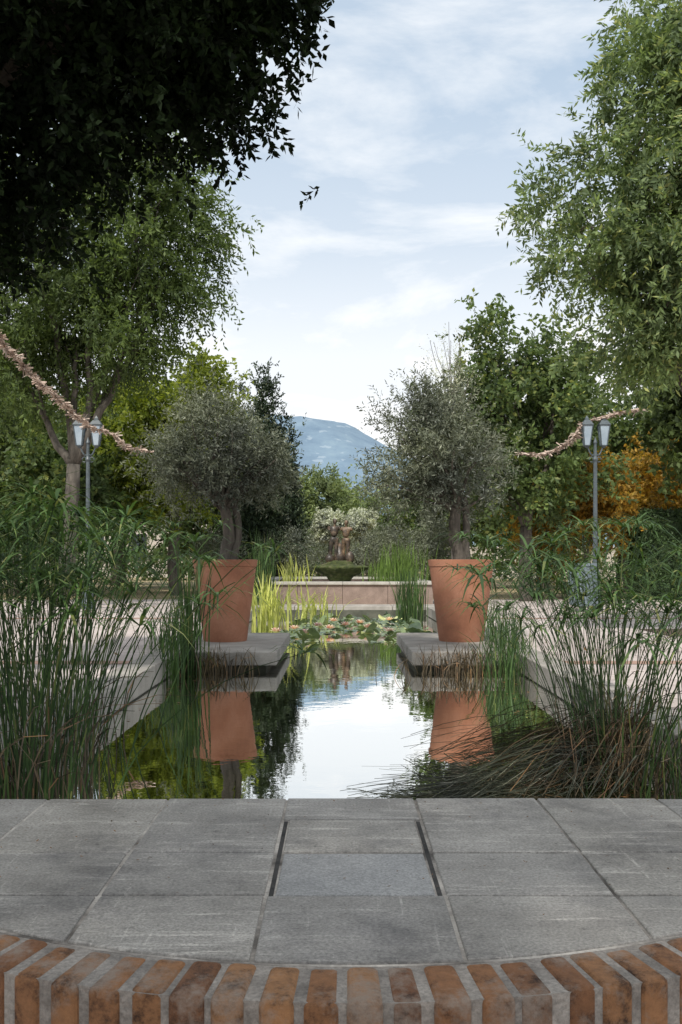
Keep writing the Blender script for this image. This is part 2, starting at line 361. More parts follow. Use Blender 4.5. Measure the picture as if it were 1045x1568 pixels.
for i in range(-28, 29):
    a = i*da+.012+R.uniform(-.003, .003); w = da*.5*R.uniform(.72, .86)
    seg3(b, 1.427+R.uniform(0, .006), 1.552+R.uniform(-.005, .005), a-w, a+w, .05, LZ+R.uniform(-.003, .002), .008)
for i in range(-58, 58): seg3(bm_, 1.4245, 1.546, i*da/2, (i+1)*da/2, -.1, LZ-.0045, .008)
b.obj('bricks', MB, led, False, .011, 3); bm_.obj('brick_mortar', MJ, led)
b = B()
for s in (-1, 1):
    xa, xb = ((-2.2, -1.42) if s < 0 else (1.46, 2.3)); b.box(xa, xb, 2.5, 2.93, -.3, .255)
b.obj('end_blocks', M['kerb'], led, False, .01)
nL = 260; pos = np.stack([R.uniform(-1, 1, nL), 1.85+1.04*R.random(nL)**.5, np.full(nL, LZ+.005)], 1)
an = R.uniform(0, 6.28, nL); D = np.stack([np.cos(an), np.sin(an), R.uniform(0, .3, nL)], 1); S = nrm(np.cross(D, [0, 0, 1.]))
q1 = leafq(pos, nrm(D), S, R.uniform(.003, .013, nL), R.uniform(.002, .006, nL))
nL = 900; pos = np.stack([R.choice([-1, 1], nL)*R.uniform(2.1, 9, nL), R.uniform(4, 24, nL), np.full(nL, .012)], 1)
an = R.uniform(0, 6.28, nL); D = nrm(np.stack([np.cos(an), np.sin(an), R.uniform(0, .5, nL)], 1)); S = nrm(np.cross(D, [0, 0, 1.]))
q2 = leafq(pos, D, S, R.uniform(.04, .1, nL), R.uniform(.02, .05, nL))
nL = 260; pos = np.stack([R.choice([-1.45, 1.5], nL)+R.normal(size=nL)*.12, R.uniform(3.5, 18, nL), np.full(nL, WZ+.006)], 1)
an = R.uniform(0, 6.28, nL); D = nrm(np.stack([np.cos(an), np.sin(an), R.uniform(0, .1, nL)], 1)); S = nrm(np.cross(D, [0, 0, 1.]))
q3 = leafq(pos, D, S, R.uniform(.02, .06, nL), R.uniform(.01, .03, nL))
quads('fallen_leaves', np.concatenate([q1, q2, q3]), F['litter'])

# ------------------------------------------------------------------ potted olive trees
def pot(parent, x, y, z, r):
    b = B(); b.lathe((x, y, z), [(r*.66, 0), (r*.68, .02), (r*.96, .86), (r*.985, .87), (r*1.01, .94), (r*.93, .945), (r*.9, .86)], 48)
    b.obj('terracotta_pot', M['terracotta'], parent, True).data.set_sharp_from_angle(angle=.6)
    b = B(); b.lathe((x, y, z+.8), [(r*.88, 0), (r*.89, .075)], 24); b.obj('soil', M['soil'], parent)
for (x, y, r, bl, ck, sd) in ((-1.33, 11.6, .375, [(-1.5,11.6,2.3,.55,.6,.55),(-1.05,11.6,2.0,.4,.5,.4),(-1.85,11.6,2.05,.38,.5,.4)], -1.34, 3),
                          (1.42, 11.6, .385, [(1.0,11.6,2.35,.52,.6,.55),(1.35,11.6,2.0,.58,.6,.48),(.75,11.6,1.85,.38,.5,.4),(1.2,11.6,2.6,.35,.4,.42)], 1.36, 4)):
    e = empty('potted_olive_tree', (x, y, .03)); pot(e, x, y, .03, r)
    rng = np.random.default_rng(sd)
    q, cc = crown(bl, 150, .18, 13, .25, 14, .06, .015, .05, rng, .8)
    q2, c2 = crown(bl, 45, .1, 3, .45, 18, .05, .013, -.5, rng, 1.1)
    quads('crown', np.concatenate([q, q2]), F['olive'], e)
    b = B(); fk = np.array([ck, y, 1.6])
    limb(b, (x, y, .85), fk, .085, .06, rng, 8, .08); limb(b, (x+.07, y-.03, .85), fk+[.09, .05, .1], .05, .04, rng, 8, .08)
    for i in rng.choice(len(cc), 45, replace=False): limb(b, fk+rng.normal(size=3)*.03, cc[i], .025, .005, rng, 6, .1)
    b.obj('trunk_and_branches', M['bark'], e, True)

# ------------------------------------------------------------------ trees
tree('shade_canopy_oak', (-4.2, 6.2, 0), (-3.6, 6.4, 3.0), [(-1.2,7,5.2,1.1,1.2,1.05),(-2.0,7,4.6,.95,1.3,1.1),(-2.7,7,4.1,.8,1,1.25),(-.75,6.8,5.35,.85,1.1,.8),(-3,6.5,5.8,1.6,1.6,1.3)],
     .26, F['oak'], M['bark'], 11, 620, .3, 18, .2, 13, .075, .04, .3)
tree('shade_canopy_oak', (-5.2, 1.2, 0), (-4.9, 1.2, 3.0), [(-4.4,1.5,5.6,1.6,1.6,.8),(-2.8,-1.5,5.6,2.0,1.7,.7),(-1.0,-2,5.7,1.8,1.6,.7),(.4,-2.2,5.8,1.4,1.4,.6)],  # unseen crown above and behind the camera, added to shade the ledge
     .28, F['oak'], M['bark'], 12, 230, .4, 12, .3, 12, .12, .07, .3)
k15 = lambda x, z, r, q: (x*1.5, 21, .95+(z-.95)*1.5, r*1.5, r*1.5, q*1.5)
tree('ash_tree', (-5.9, 21, 0), (-5.6, 21, 3.0), [k15(-2.85,5.5,1.15,1.1),k15(-3.7,4.3,1.25,.95),k15(-2.7,4.35,.75,.75),k15(-4.6,3.8,1.0,.8),k15(-4.2,6,1.5,1.5),k15(-2.15,5.7,.75,.55),k15(-2.4,4.95,.7,.5),k15(-2.7,6.5,.9,.7)],
     .2, F['ash'], M['bark_pale'], 13, 430, .45, 15, .55, 14, .13, .045, .6)
tree('locust_tree', (5.1, 13, 0), (4.8, 12.8, 2.6), [(4.2,12,6.9,.95,1.2,1.2),(3.45,12,5.5,1.05,1.0,.5),(3.2,12,4.6,.85,.9,.45),(3.9,12,3.8,1.0,.9,.5),(2.55,12,5.4,.4,.5,.22),(5,12.5,5.5,1.3,1.3,1.5),(4.2,12,4.75,.9,.9,1.1)],
     .18, F['locust'], M['bark'], 14, 330, .26, 16, .36, 15, .1, .034, .5)
tree('maple_tree', (4.5, 24, 0), (4.5, 24, 1.8), [(3.6,24,6.5,.65,.8,1.1),(4.5,24,4.6,1.6,1.5,1.5),(3.2,24,4.3,1.0,1.2,1.3),(5.3,24,5.6,1.0,1,1.1),(4.6,24,3.1,1.9,1.4,1.0)],
     .2, F['maple'], M['bark'], 15, 260, .4, 12, .42, 10, .14, .085, .25)
tree('lime_tree', (-4.6, 28, 0), (-4.6, 28, 2.0), [(-4.0,28,5.3,1.3,1.4,1.2),(-5,28,3.7,1.6,1.5,1.5),(-3.6,28,6.7,.45,.6,.7),(-3.5,28,4.2,.9,1.1,1.2),(-5.6,28,5.2,1.3,1.3,1.3)],
     .2, F['yellow'], M['bark'], 16, 260, .42, 12, .42, 10, .14, .085, .3)
for x, y, h, r, sd in ((-2.5, 32, 7.3, .85, 21), (-1.85, 33, 5.7, .6, 22), (-3.3, 34, 6.4, .8, 23)):
    bl = [(x, y, h*(.18+.78*t), r*(1-t)**.6+.1, r*(1-t)**.6+.1, h*.1) for t in np.linspace(0, 1, 8)]
    tree('cypress_tree', (x, y, 0), (x, y, h*.5), bl, .12, F['cypress'], M['bark'], sd, 300, .25, 10, .28, 10, .11, .055, -.6, 1, .5)
for x, y, h, w, sd in ((-1.2, 60, 6.6, 1.6, 31), (.2, 64, 6.0, 1.7, 32), (-2.8, 62, 5.6, 1.5, 33), (1.9, 66, 5.4, 1.7, 34)):
    tree('pine_tree', (x, y, 0), (x, y, h*.4), [(x,y,h*.78,w*.75,w*.75,h*.2),(x-.5*w,y,h*.5,w*.8,w*.8,h*.2),(x+.6*w,y,h*.47,w*.8,w*.8,h*.2),(x,y,h*.3,w,w,h*.2)],
         .15, F['pine'], M['bark'], sd, 240, .45, 11, .45, 10, .22, .09, -.3, 2, .6)
for x, y, z, r, sd in ((-.32, 34, 2.3, .64, 41), (.75, 35, 2.4, .55, 42)):
    tree('clipped_silver_shrub', (x, y, 0), (x, y, 1.6), [(x,y,z,r,r,r*.6),(x-.2,y,z-.4,r*.6,r*.6,r*.4)], .07, F['silver'], M['bark'], sd, 170, .13, 10, .12, 9, .08, .045, 0, 3, .4)
k = 50
for x, y, z, rx, rz in ((-1.6, 31, 1.2, .9, .7), (1.5, 31, 1.3, 1.0, .75), (2.6, 27, 1.3, .7, .9), (-3.7, 30, 1.2, .8, .8), (.7, 33, .9, .6, .6), (-.7, 40, 1.4, 1.2, .8), (1.0, 42, 1.5, 1.5, .9)):
    k += 1; tree('olive_shrub', (x, y, 0), (x, y, .5), [(x,y,z,rx,rx,rz)], .05, F['olive'], M['bark'], k, 90, .25, 9, .3, 10, .08, .025, 0, 4, .7)
for x, y, z, rx, rz in ((6.3, 25.5, 2.8, 1.2, .9), (7.6, 27, 2.9, 1.1, .9), (5.3, 26.5, 2.2, .8, 1.0), (9.0, 28, 3.4, 1.2, 1.2)):
    k += 1; tree('autumn_smoke_tree', (x, y, 0), (x, y, 1.0), [(x,y,z,rx,rx,rz),(x+.3,y,z-.8,rx*.8,rx*.8,rz*.6)], .08, F['autumn'], M['bark'], k, 100, .35, 10, .35, 9, .13, .08, .2, 4, .7)
k = 80
belt = [(-7.6,27,3.2,1.6,2.0),(-9.5,29,4.2,2.2,3.2),(-7.2,33,4.6,2.2,3.2),(-12,31,5,3,4),(-4.6,38,3.5,1.8,2.6),(-9,40,5,3,4),(-14,38,6,3.5,4.5),(-18,34,6,4,5),(-3.6,46,2.8,1.2,1.8),
        (9,31,4.8,2.4,3.2),(7,34,4.6,2.2,3),(12,30,5.5,3,4),(4.5,38,3.6,1.8,2.4),(8.5,42,5,3,3.6),(14.5,38,6,3.5,4.5),(19,34,6,4,5),(3.4,48,2.6,1.2,1.6),(8.9,24,5.0,1.3,1.4)]
for x, y, z, rx, rz in belt:
    k += 1; s = rx/2.2
    tree('broadleaf_tree', (x, y, 0), (x, y, z*.4), [(x,y,z,rx,rx,rz*.75),(x-rx*.6,y,z*.75,rx*.6,rx*.6,rz*.55),(x+rx*.6,y-.3,z*.8,rx*.6,rx*.6,rz*.5)],
         .18*max(s, .7), F['bg'] if k % 3 else F['maple'], M['bark'], k, 160, .5*s, 10, .5*s, 9, .19, .12, .25, 3, .6)
rng = np.random.default_rng(5)
bl = [(x, 50+rng.uniform(-2, 2), rng.uniform(.7, 1.1), 1.8, 1.2, rng.uniform(.7, 1.2)) for x in np.linspace(-30, 30, 30)]
q, _ = crown(bl, 520, .6, 9, .5, 8, .2, .13, 0, rng); quads('distant_undergrowth', q, F['bg'])
bl = [(x, 95+rng.uniform(-6, 6), rng.uniform(2, 4), 5, 3, rng.uniform(2.5, 4.2)) for x in np.linspace(-80, 80, 36)]
q, _ = crown(bl, 800, 1.4, 9, 1.2, 9, .45, .3, 0, rng); quads('distant_tree_line', q, F['pine'])
e = empty('bare_sapling', (2.1, 19, 0)); b = B(); rng = np.random.default_rng(9)
limb(b, (2.15, 19, 0), (2.15, 19, 4.2), .02, .01, rng, 8, .05)
for i in range(34):
    z = rng.uniform(2.4, 4.2); s = np.array([2.15, 19, z]); limb(b, s, s+[rng.normal()*.22-.08, rng.normal()*.2, rng.uniform(.5, 1.5)], .008, .004, rng, 5, .06)
b.obj('branches', M['bark_pale'], e)
q, _ = crown([(2.1,19,4.4,.3,.3,.8)], 60, .2, 5, .3, 7, .05, .014, -.4, rng); quads('sparse_leaves', q, F['silver'], e)
e = empty('clipped_hedge', (9.5, 25, 0)); n = 30000
u = R.random((n, 3)); face = R.integers(0, 3, n); P = np.stack([7.55+u[:, 0]*4, 24.6+u[:, 1]*1.2, u[:, 2]*2.15], 1)
P[face == 0, 1] = 24.6; P[face == 1, 0] = 7.55; P[face == 2, 2] = 2.15; P += R.normal(size=(n, 3))*.05
D = nrm(R.normal(size=(n, 3))); S = nrm(np.cross(D, R.normal(size=(n, 3))))
quads('leaves', leafq(P, D, S, R.uniform(.05, .11, n), R.uniform(.03, .06, n)), F['hedge'], e)
b = B(); b.box(7.63, 11.5, 24.68, 25.7, 0, 2.06); b.obj('inner_growth', F['hedge'], e)

# ------------------------------------------------------------------ sedges and grasses
def curve_pts(A, C, T, n):
    t = np.linspace(0, 1, n)[None, :, None]
    return (1-t)**2*A[:, None]+2*t*(1-t)*C[:, None]+t*t*T[:, None]
def ribbons(P, W, w):
    a = P+W[:, None]*w[..., None]*.5; b_ = P-W[:, None]*w[..., None]*.5
    return np.stack([a[:, :-1], a[:, 1:], b_[:, 1:], b_[:, :-1]], 2).reshape(-1, 4, 3)
def stems(A, C, T, n, r):
    P = curve_pts(A, C, T, n); O = np.array([[1, 0, -.5], [-.5, .87, 0], [-.5, -.87, .5]])
    tp = np.linspace(1, .55, n)[None, :, None]; rr = r[:, None, None]*tp
    out = []
    for k in range(3):
        a = P+O[k]*rr; c = P+O[(k+1) % 3]*rr
        out.append(np.stack([a[:, :-1], a[:, 1:], c[:, 1:], c[:, :-1]], 2).reshape(-1, 4, 3))
    return np.concatenate(out)
def umbrellas(T, rng, k, L, w):
    n = len(T); an = rng.uniform(0, 6.28, (n, 1))+np.arange(k)[None]*(6.283/k)+rng.normal(size=(n, k))*.15
    d = np.stack([np.cos(an), np.sin(an), rng.uniform(-.1, .6, (n, k))], -1); d = nrm(d).reshape(-1, 3)
    A = np.repeat(T, k, 0); LL = (L*rng.uniform(.6, 1.25, (n, k))*rng.uniform(.7, 1.2, (n, 1))).reshape(-1, 1)
    C = A+d*LL*.55+np.array([0, 0, .03]); E = A+d*LL+np.array([0, 0, -1])*LL*rng.uniform(.15, .6, (n*k, 1))
    P = curve_pts(A, C, E, 5); W = nrm(np.cross(d, [0, 0, 1.])); ww = w*np.array([.6, 1, .95, .6, .05])[None]*rng.uniform(.7, 1.2, (n*k, 1))
    return ribbons(P, W, ww)
def sedge(name, base, spread, n, h, fan, lean, seed, uL=.25, uw=.013, r=.0038, k=14, dead=.2):
    rng = np.random.default_rng(seed); e = empty(name, base)
    A = np.array(base)+rng.normal(size=(n, 3))*np.array([spread[0], spread[1], 0])
    H = h*rng.uniform(.66, 1.03, (n, 1))
    d = (A-np.array(base))/np.array([spread[0], spread[1], 1])*.35*fan+rng.normal(size=(n, 3))*np.array([.22, .22, 0])*fan+np.array([lean[0], lean[1], 0])*rng.uniform(.2, 1.1, (n, 1))
    T = A+d*H*.8+np.array([0, 0, 1])*H*np.sqrt(np.clip(1-.3*(d**2).sum(-1, keepdims=True), .3, 1)); C = A+np.array([0, 0, .6])*H+d*H*.18
    quads('stems', stems(A, C, T, 8, r*rng.uniform(.7, 1.3, n)), F['reed'], e)
    keep = rng.random(n) < .75
    quads('umbrella_leaves', umbrellas(T[keep], rng, k, uL, uw), F['reed'], e)
    nd = int(n*dead)
    if nd:
        A2 = np.array(base)+rng.normal(size=(nd, 3))*np.array([spread[0], spread[1], 0])*1.1; an = rng.uniform(0, 6.28, nd)
        d2 = np.stack([np.cos(an), np.sin(an), np.zeros(nd)], 1)*rng.uniform(.2, .8, (nd, 1)); H2 = h*rng.uniform(.15, .6, (nd, 1))
        T2 = A2+d2*H2+np.array([0, 0, .7])*H2; C2 = A2+np.array([0, 0, .8])*H2
        quads('dry_stems', stems(A2, C2, T2, 6, r*rng.uniform(.7, 1.4, nd)), F['dead'], e)
    return e
sedge('umbrella_sedge', (-1.47, 4.7, WZ-.05), (.13, .28), 155, 1.43, .75, (-.03, 0), 1, dead=.7)
sedge('umbrella_sedge', (-1.62, 6.0, WZ-.05), (.14, .3), 90, 1.48, .75, (.04, 0), 2)
sedge('umbrella_sedge', (-2.2, 6.2, 0), (.15, .5), 45, 1.25, .8, (0, 0), 3)
sedge('umbrella_sedge', (1.42, 5.2, WZ-.05), (.12, .18), 105, 1.34, .95, (-.12, 0), 4, dead=.9)
sedge('umbrella_sedge', (1.56, 6.2, WZ-.05), (.1, .25), 55, 1.4, .85, (-.1, 0), 5)
sedge('umbrella_sedge', (1.6, 4.5, WZ-.05), (.08, .15), 22, 1.0, .7, (.1, 0), 6, dead=1.5)
def fallen(name, base, n, seed, xr, yr, mat, hump):
    rng = np.random.default_rng(seed)
    A = np.array(base)+rng.normal(size=(n, 3))*np.array([.13, .16, .03]); A[:, 2] = np.maximum(A[:, 2], WZ)
    T = np.stack([rng.uniform(*xr, n), rng.uniform(*yr, n), WZ+rng.random(n)**3*.12+.004], 1)
    C = (A+T)/2+np.array([.15, 0, 0])+np.stack([np.zeros(n), np.zeros(n), rng.uniform(.1, 1, n)*hump], 1)
    quads(name, stems(A, C, T, 9, rng.uniform(.0022, .0045, n)), mat)
fallen('fallen_sedge_stems', (1.4, 5.1, WZ+.03), 210, 7, (.35, 1.3), (4.55, 5.9), F['fallen'], .4)
fallen('fallen_sedge_stems', (.85, 4.95, WZ+.02), 90, 8, (.0, .6), (4.4, 5.1), F['fallen'], .08)
fallen('dry_sedge_stems', (1.45, 5.1, WZ+.05), 190, 9, (.6, 1.6), (4.6, 5.9), F['dead'], .6)
def blades(name, base, spread, n, h, w, fan, mat, seed):
    rng = np.random.default_rng(seed); A = np.array(base)+rng.normal(size=(n, 3))*np.array([spread[0], spread[1], 0]); an = rng.uniform(0, 6.28, n)
    d = np.stack([np.cos(an), np.sin(an), np.zeros(n)], 1)*rng.uniform(.1, 1, (n, 1))*fan; H = h*rng.uniform(.55, 1.05, (n, 1))
    T = A+d*H+np.array([0, 0, 1])*H*(1-.5*(d**2).sum(-1, keepdims=True)); C = A+np.array([0, 0, .65])*H+d*H*.2
    P = curve_pts(A, C, T, 6); W = nrm(np.cross(nrm(d+1e-3), [0, 0, 1.])+rng.normal(size=(n, 3))*.4)
    quads(name, ribbons(P, W, w*np.array([.8, 1, 1, .85, .55, .05])[None]*rng.uniform(.7, 1.2, (n, 1))), mat)
blades('cattail_clump', (-1.5, 10.0, WZ), (.06, .12), 85, 1.4, .014, .25, F['reed'], 1)
blades('cattail_clump', (-1.58, 9.4, WZ), (.06, .15), 50, .9, .012, .5, F['reed'], 2)
blades('variegated_iris', (-1.2, 16.6, WZ), (.22, .25), 100, .95, .03, .55, F['iris'], 3)
blades('variegated_iris', (-.5, 19.0, WZ), (.2, .25), 55, .7, .032, .9, F['iris'], 4)
blades('variegated_iris', (-1.05, 23.5, .36), (.2, .25), 45, .8, .033, .55, F['iris'], 5)
blades('cattail_clump', (-1.65, 21.3, -.1), (.13, .15), 110, 1.75, .02, .2, F['reed'], 6)
blades('cattail_clump', (1.35, 18.6, WZ), (.13, .25), 190, 1.05, .016, .35, F['reed'], 7)
blades('cattail_clump', (1.5, 24, .36), (.3, .4), 230, 1.1, .022, .35, F['grass'], 8)
blades('cattail_clump', (1.15, 26.5, .36), (.2, .4), 90, .75, .02, .4, F['grass'], 9)
blades('sedge_tuft', (1.6, 9.6, WZ), (.12, .25), 150, .65, .01, .8, F['reed'], 11)
blades('sedge_tuft', (1.2, 9.9, WZ), (.28, .12), 200, .35, .01, 1.0, F['dead'], 12)
blades('sedge_tuft', (-1.3, 10.0, WZ), (.2, .1), 140, .32, .01, 1.0, F['dead'], 13)
blades('sedge_tuft', (1.78, 10.8, .0), (.1, .5), 130, .6, .01, .6, F['reed'], 14)
blades('sedge_tuft', (-1.85, 10.8, .0), (.08, .5), 100, .7, .01, .5, F['reed'], 15)

# ------------------------------------------------------------------ water lilies
e = empty('water_lilies', (.1, 16, WZ)); V = B(); rng = np.random.default_rng(3); placed = []
for _ in range(1500):
    y = rng.uniform(13.8, 19.5); x = rng.uniform(-.95+.02*(y-13), 1.35); r = rng.uniform(.055, .125)
    if (x-.15)**2/.3+(y-14.6)**2/1.5 < .8: continue
    if any((x-a)**2+(y-c)**2 < (.85*(r+d))**2 for a, c, d in placed): continue
    placed.append((x, y, r)); ns = 16; a0 = rng.uniform(0, 6.28); lift = rng.random() < .4; tx, ty = rng.normal(size=2)*(.5 if lift else .03); z0 = WZ+.006+(.05 if lift else rng.uniform(0, .004))
    vs = [(x, y, z0)]
    for i in range(ns):
        a = a0+.25+i*(6.283-.5)/(ns-1); dx = r*math.cos(a); dy = r*math.sin(a); vs.append((x+dx, y+dy, max(z0+dx*tx+dy*ty+.012*math.sin(3*a), WZ+.004)))
    V.add(vs, [(0, i, i+1) for i in range(1, ns)])
V.obj('pads', F['pad'], e)
fl = []
for x, y in ((-.95, 14.9), (-.5, 14.6), (-.1, 17.5), (.35, 17.0), (.45, 15.8), (-.35, 16.2), (.9, 17.8), (-.15, 15.6), (.75, 14.9), (-.7, 15.5), (.1, 16.4)):
    for ring, (nn, L, up) in enumerate(((9, .095, .25), (8, .09, .7), (6, .065, 1.5))):
        an = np.arange(nn)*6.283/nn+ring*.3; D = nrm(np.stack([np.cos(an), np.sin(an), np.full(nn, up)], 1)); S = nrm(np.cross(D, [0, 0, 1.]))
        fl.append(leafq(np.repeat([[x, y, WZ+.07]], nn, 0), D, S, np.full(nn, L*1.2), np.full(nn, .055)))
quads('flowers', np.concatenate(fl), F['petal'], e)

# ------------------------------------------------------------------ figures (skin-modifier bodies)
def skin(name, verts, edges, rad, mat, parent, sub=2):
    me = bpy.data.meshes.new(name); me.from_pydata([tuple(v) for v in verts], edges, []); me.update()
    o = link(me, name, mat, parent)
    sm = o.modifiers.new('Skin', 'SKIN'); sm.use_smooth_shade = True
    if not me.skin_vertices: me.skin_vertices.new(name='')
    for i, r in enumerate(rad):
        rr = r if isinstance(r, tuple) else (r, r); me.skin_vertices[0].data[i].radius = rr
    me.skin_vertices[0].data[0].use_root = True
    s = o.modifiers.new('Sub', 'SUBSURF'); s.levels = sub; s.render_levels = sub
    return o
def ellip(b, c, r, seg=16):
    b.lathe((c[0], c[1], c[2]), [(max(r[0]*math.sin(math.pi*i/10), .001), -r[2]*math.cos(math.pi*i/10)) for i in range(11)], seg, r[1]/r[0])
def rot(v, a): c, s = math.cos(a), math.sin(a); return np.array([v[0]*c-v[1]*s, v[0]*s+v[1]*c, v[2]])
def figure(name, base, H, yaw, arms, step, mats, lean=0, fat=1):
    e = empty(name, base) if isinstance(name, str) else name
    Bp = np.array(base, float)
    T = lambda x, y, z: Bp+rot(np.array([x+lean*z, y, z])*H, yaw)
    body, shirt, legs, hair = mats; fH = H*fat
    skin('trousers' if legs is not body else 'legs', [T(0,0,.53),T(.055,0,.49),T(.06,-step*.5,.28),T(.06,-step*.4+.01,.05),T(.06,-step*.4-.07,.02),T(-.055,0,.49),T(-.06,step*.4,.28),T(-.06,step*.7+.01,.05),T(-.06,step*.7-.07,.02),T(0,0,.6)],
         [(0,1),(1,2),(2,3),(3,4),(0,5),(5,6),(6,7),(7,8),(0,9)], [.075*fH,.055*fH,.036*fH,.024*fH,.018*fH,.055*fH,.036*fH,.024*fH,.018*fH,.07*fH], legs, e)
    vs = [T(0,0,.58),T(0,-.005,.68),T(0,0,.77),T(0,0,.83)]; ed = [(0,1),(1,2),(2,3)]; ra = [.066*fH,(.068*fH,.06*fH),(.085*fH,.06*fH),.03*fH]
    av, ae, ar = [T(0,0,.8),T(0,0,.86),T(0,-.005,.91)], [(0,1),(1,2)], [.03*H,.03*H,.035*H]
    for s, (el, ha) in zip((1, -1), arms):
        sh = np.array([s*.105, 0, .805]); e1 = sh+np.array(el); h1 = sh+np.array(ha); i = len(vs)
        vs += [T(*sh), T(*((sh+e1)/2))]; ed += [(2, i), (i, i+1)]; ra += [.034*fH, .03*fH]
        j = len(av); av += [T(*((sh+e1)/2)), T(*e1), T(*h1)]; ae += [(j, j+1), (j+1, j+2)]; ar += [.025*fH, .022*fH, .014*fH]
        d = nrm(h1-e1)
        for f in range(5):
            o = np.array([0, (f-2)*.009, 0]); L = (.03, .045, .05, .045, .035)[f]; m1 = len(av)
            av += [T(*(h1+d*.03+o)), T(*(h1+d*(.03+L*.6)+o*1.3)), T(*(h1+d*(.03+L)+o*1.3+np.array([0, -.008, 0])))]; ae += [(j+2, m1), (m1, m1+1), (m1+1, m1+2)]; ar += [.006*H, .005*H, .004*H]
    skin('torso', vs, ed, ra, shirt, e); skin('neck_and_arms', av, ae, ar, body, e)
    b = B(); hc = T(0, -.005, .935); ellip(b, hc, (.042*H, .05*H, .065*H)); ellip(b, T(0, -.056, .93), (.008*H, .012*H, .014*H), 8)
    ellip(b, T(.043, 0, .93), (.006*H, .01*H, .016*H), 8); ellip(b, T(-.043, 0, .93), (.006*H, .01*H, .016*H), 8); ellip(b, T(0, -.05, .905), (.014*H, .006*H, .004*H), 8)
    b.obj('head', body, e, True)
    b = B(); ellip(b, T(0, .012, .95), (.047*H, .05*H, .058*H)); b.obj('hair', hair, e, True)
    return e
figure('walking_person', (-4.7, 48, 0), 1.7, .3, [((.03,.02,-.16),(.04,-.06,-.3)), ((-.03,.0,-.16),(-.04,.03,-.31))], .1, (M['skin'], M['shirt_o'], M['jeans'], M['hair']))
figure('walking_person', (-2.6, 46, 0), 1.62, -.6, [((.03,.02,-.16),(.02,-.08,-.28)), ((-.03,.0,-.16),(-.04,.03,-.31))], .06, (M['skin'], M['shirt_w'], M['jeans'], M['hair']))
st = empty('fountain_statue', (0, 26, .36)); bz = M['bronze']
b = B(); b.lathe((.02, 26, .36), [(.3, 0), (.3, .2), (.5, .28), (.66, .36), (.74, .42), (.74, .47), (.62, .49), (.4, .5), (.34, .56), (.3, .62)], 28)
o = b.obj('mossy_bowl', M['moss'], st, True); tx = bpy.data.textures.new('mossbump', 'CLOUDS'); tx.noise_scale = .15
s = o.modifiers.new('Sub', 'SUBSURF'); s.levels = s.render_levels = 2; d = o.modifiers.new('Disp', 'DISPLACE'); d.texture = tx; d.strength = .1
bz2 = solid('statue_bronze_lit', [(.38, (.05, .035, .025)), (.52, (.2, .13, .075)), (.64, (.4, .27, .16))], 5, .45, .4)  # paler copy of the bronze, golden light on the right figure put into its colour
figure(st, (-.17, 26, .93), 1.14, .25, [((.06,-.02,-.13),(.14,-.08,-.02)), ((-.09,0,-.12),(-.03,-.1,-.2))], .05, (bz, bz, bz, bz), .05, 1.25)
figure(st, (.16, 25.97, .93), 1.1, -.3, [((.1,0,-.1),(.03,-.1,-.22)), ((-.05,-.03,-.1),(-.14,-.06,.04))], .05, (bz2, bz2, bz2, bz), .02, 1.25)
b = B(); b.tube([(0,26.05,.9),(.02,26.08,1.15),(-.02,26.08,1.45)], [.2,.14,.06], 9); ellip(b, (.27, 25.93, 1.05), (.12, .1, .17)); ellip(b, (-.25, 25.95, 1.02), (.12, .1, .12)); b.obj('rock_and_drapery', bz, st, True)
blades('moss_fringe', (0, 25.6, .8), (.35, .1), 260, .07, .02, 1.6, F['grass'], 30)

# ------------------------------------------------------------------ lamps, bin, garlands
for x in (-5.05, 5.14):
    y = 20; e = empty('double_street_lamp', (x, y, 0)); b = B()
    b.lathe((x, y, 0), [(.16, 0), (.16, .12), (.11, .2), (.09, .7), (.1, .74), (.055, .82), (.045, 1.4), (.06, 1.43), (.045, 1.47), (.038, 2.95), (.06, 3.0), (.035, 3.06), (.03, 3.3), (.045, 3.34), (.005, 3.45)], 14)
    for s in (-1, 1):
        b.tube([(x+s*.16*t, y, 3.12-.1*math.sin(math.pi*t)+.16*t) for t in np.linspace(0, 1, 7)], [.016]*7, 6)
        b.tube([(x+s*(.07+.05*math.cos(a)), y, 3.0+.05*math.sin(a)) for a in np.linspace(0, 5.5, 12)], [.01]*12, 5)
        lx = x+s*.17; b.lathe((lx, y, 3.25), [(.02, -.02), (.07, .02), (.075, .04)], 4)
        b.lathe((lx, y, 3.68), [(.155, 0), (.16, .02), (.09, .1), (.05, .12), (.045, .15), (.01, .2)], 4)
        for a in range(4):
            an = math.pi/4+a*math.pi/2; b.tube([(lx+.077*math.cos(an), y+.077*math.sin(an), 3.28), (lx+.143*math.cos(an), y+.143*math.sin(an), 3.69)], [.011, .011], 4)
        g = B(); g.lathe((lx, y, 3.285), [(.068, 0), (.132, .392)], 4); g.obj('lantern_glass', M['glass'], e)
    b.obj('post_and_frames', M['iron'], e)
e = empty('litter_bin', (4.65, 19, 0)); b = B()
b.lathe((4.65, 19, .1), [(.2, 0), (.24, .02), (.26, .75), (.28, .77), (.28, .82), (.2, .82), (.19, .7)], 18)
for k2 in range(18):
    a = k2*6.283/18; b.tube([(4.65+.25*math.cos(a), 19+.25*math.sin(a), .14), (4.65+.275*math.cos(a), 19+.275*math.sin(a), .84)], [.012, .012], 4)
b.tube([(4.65, 19, 0), (4.65, 19, .12)], [.06, .06], 8); b.obj('slatted_body', M['bin'], e)
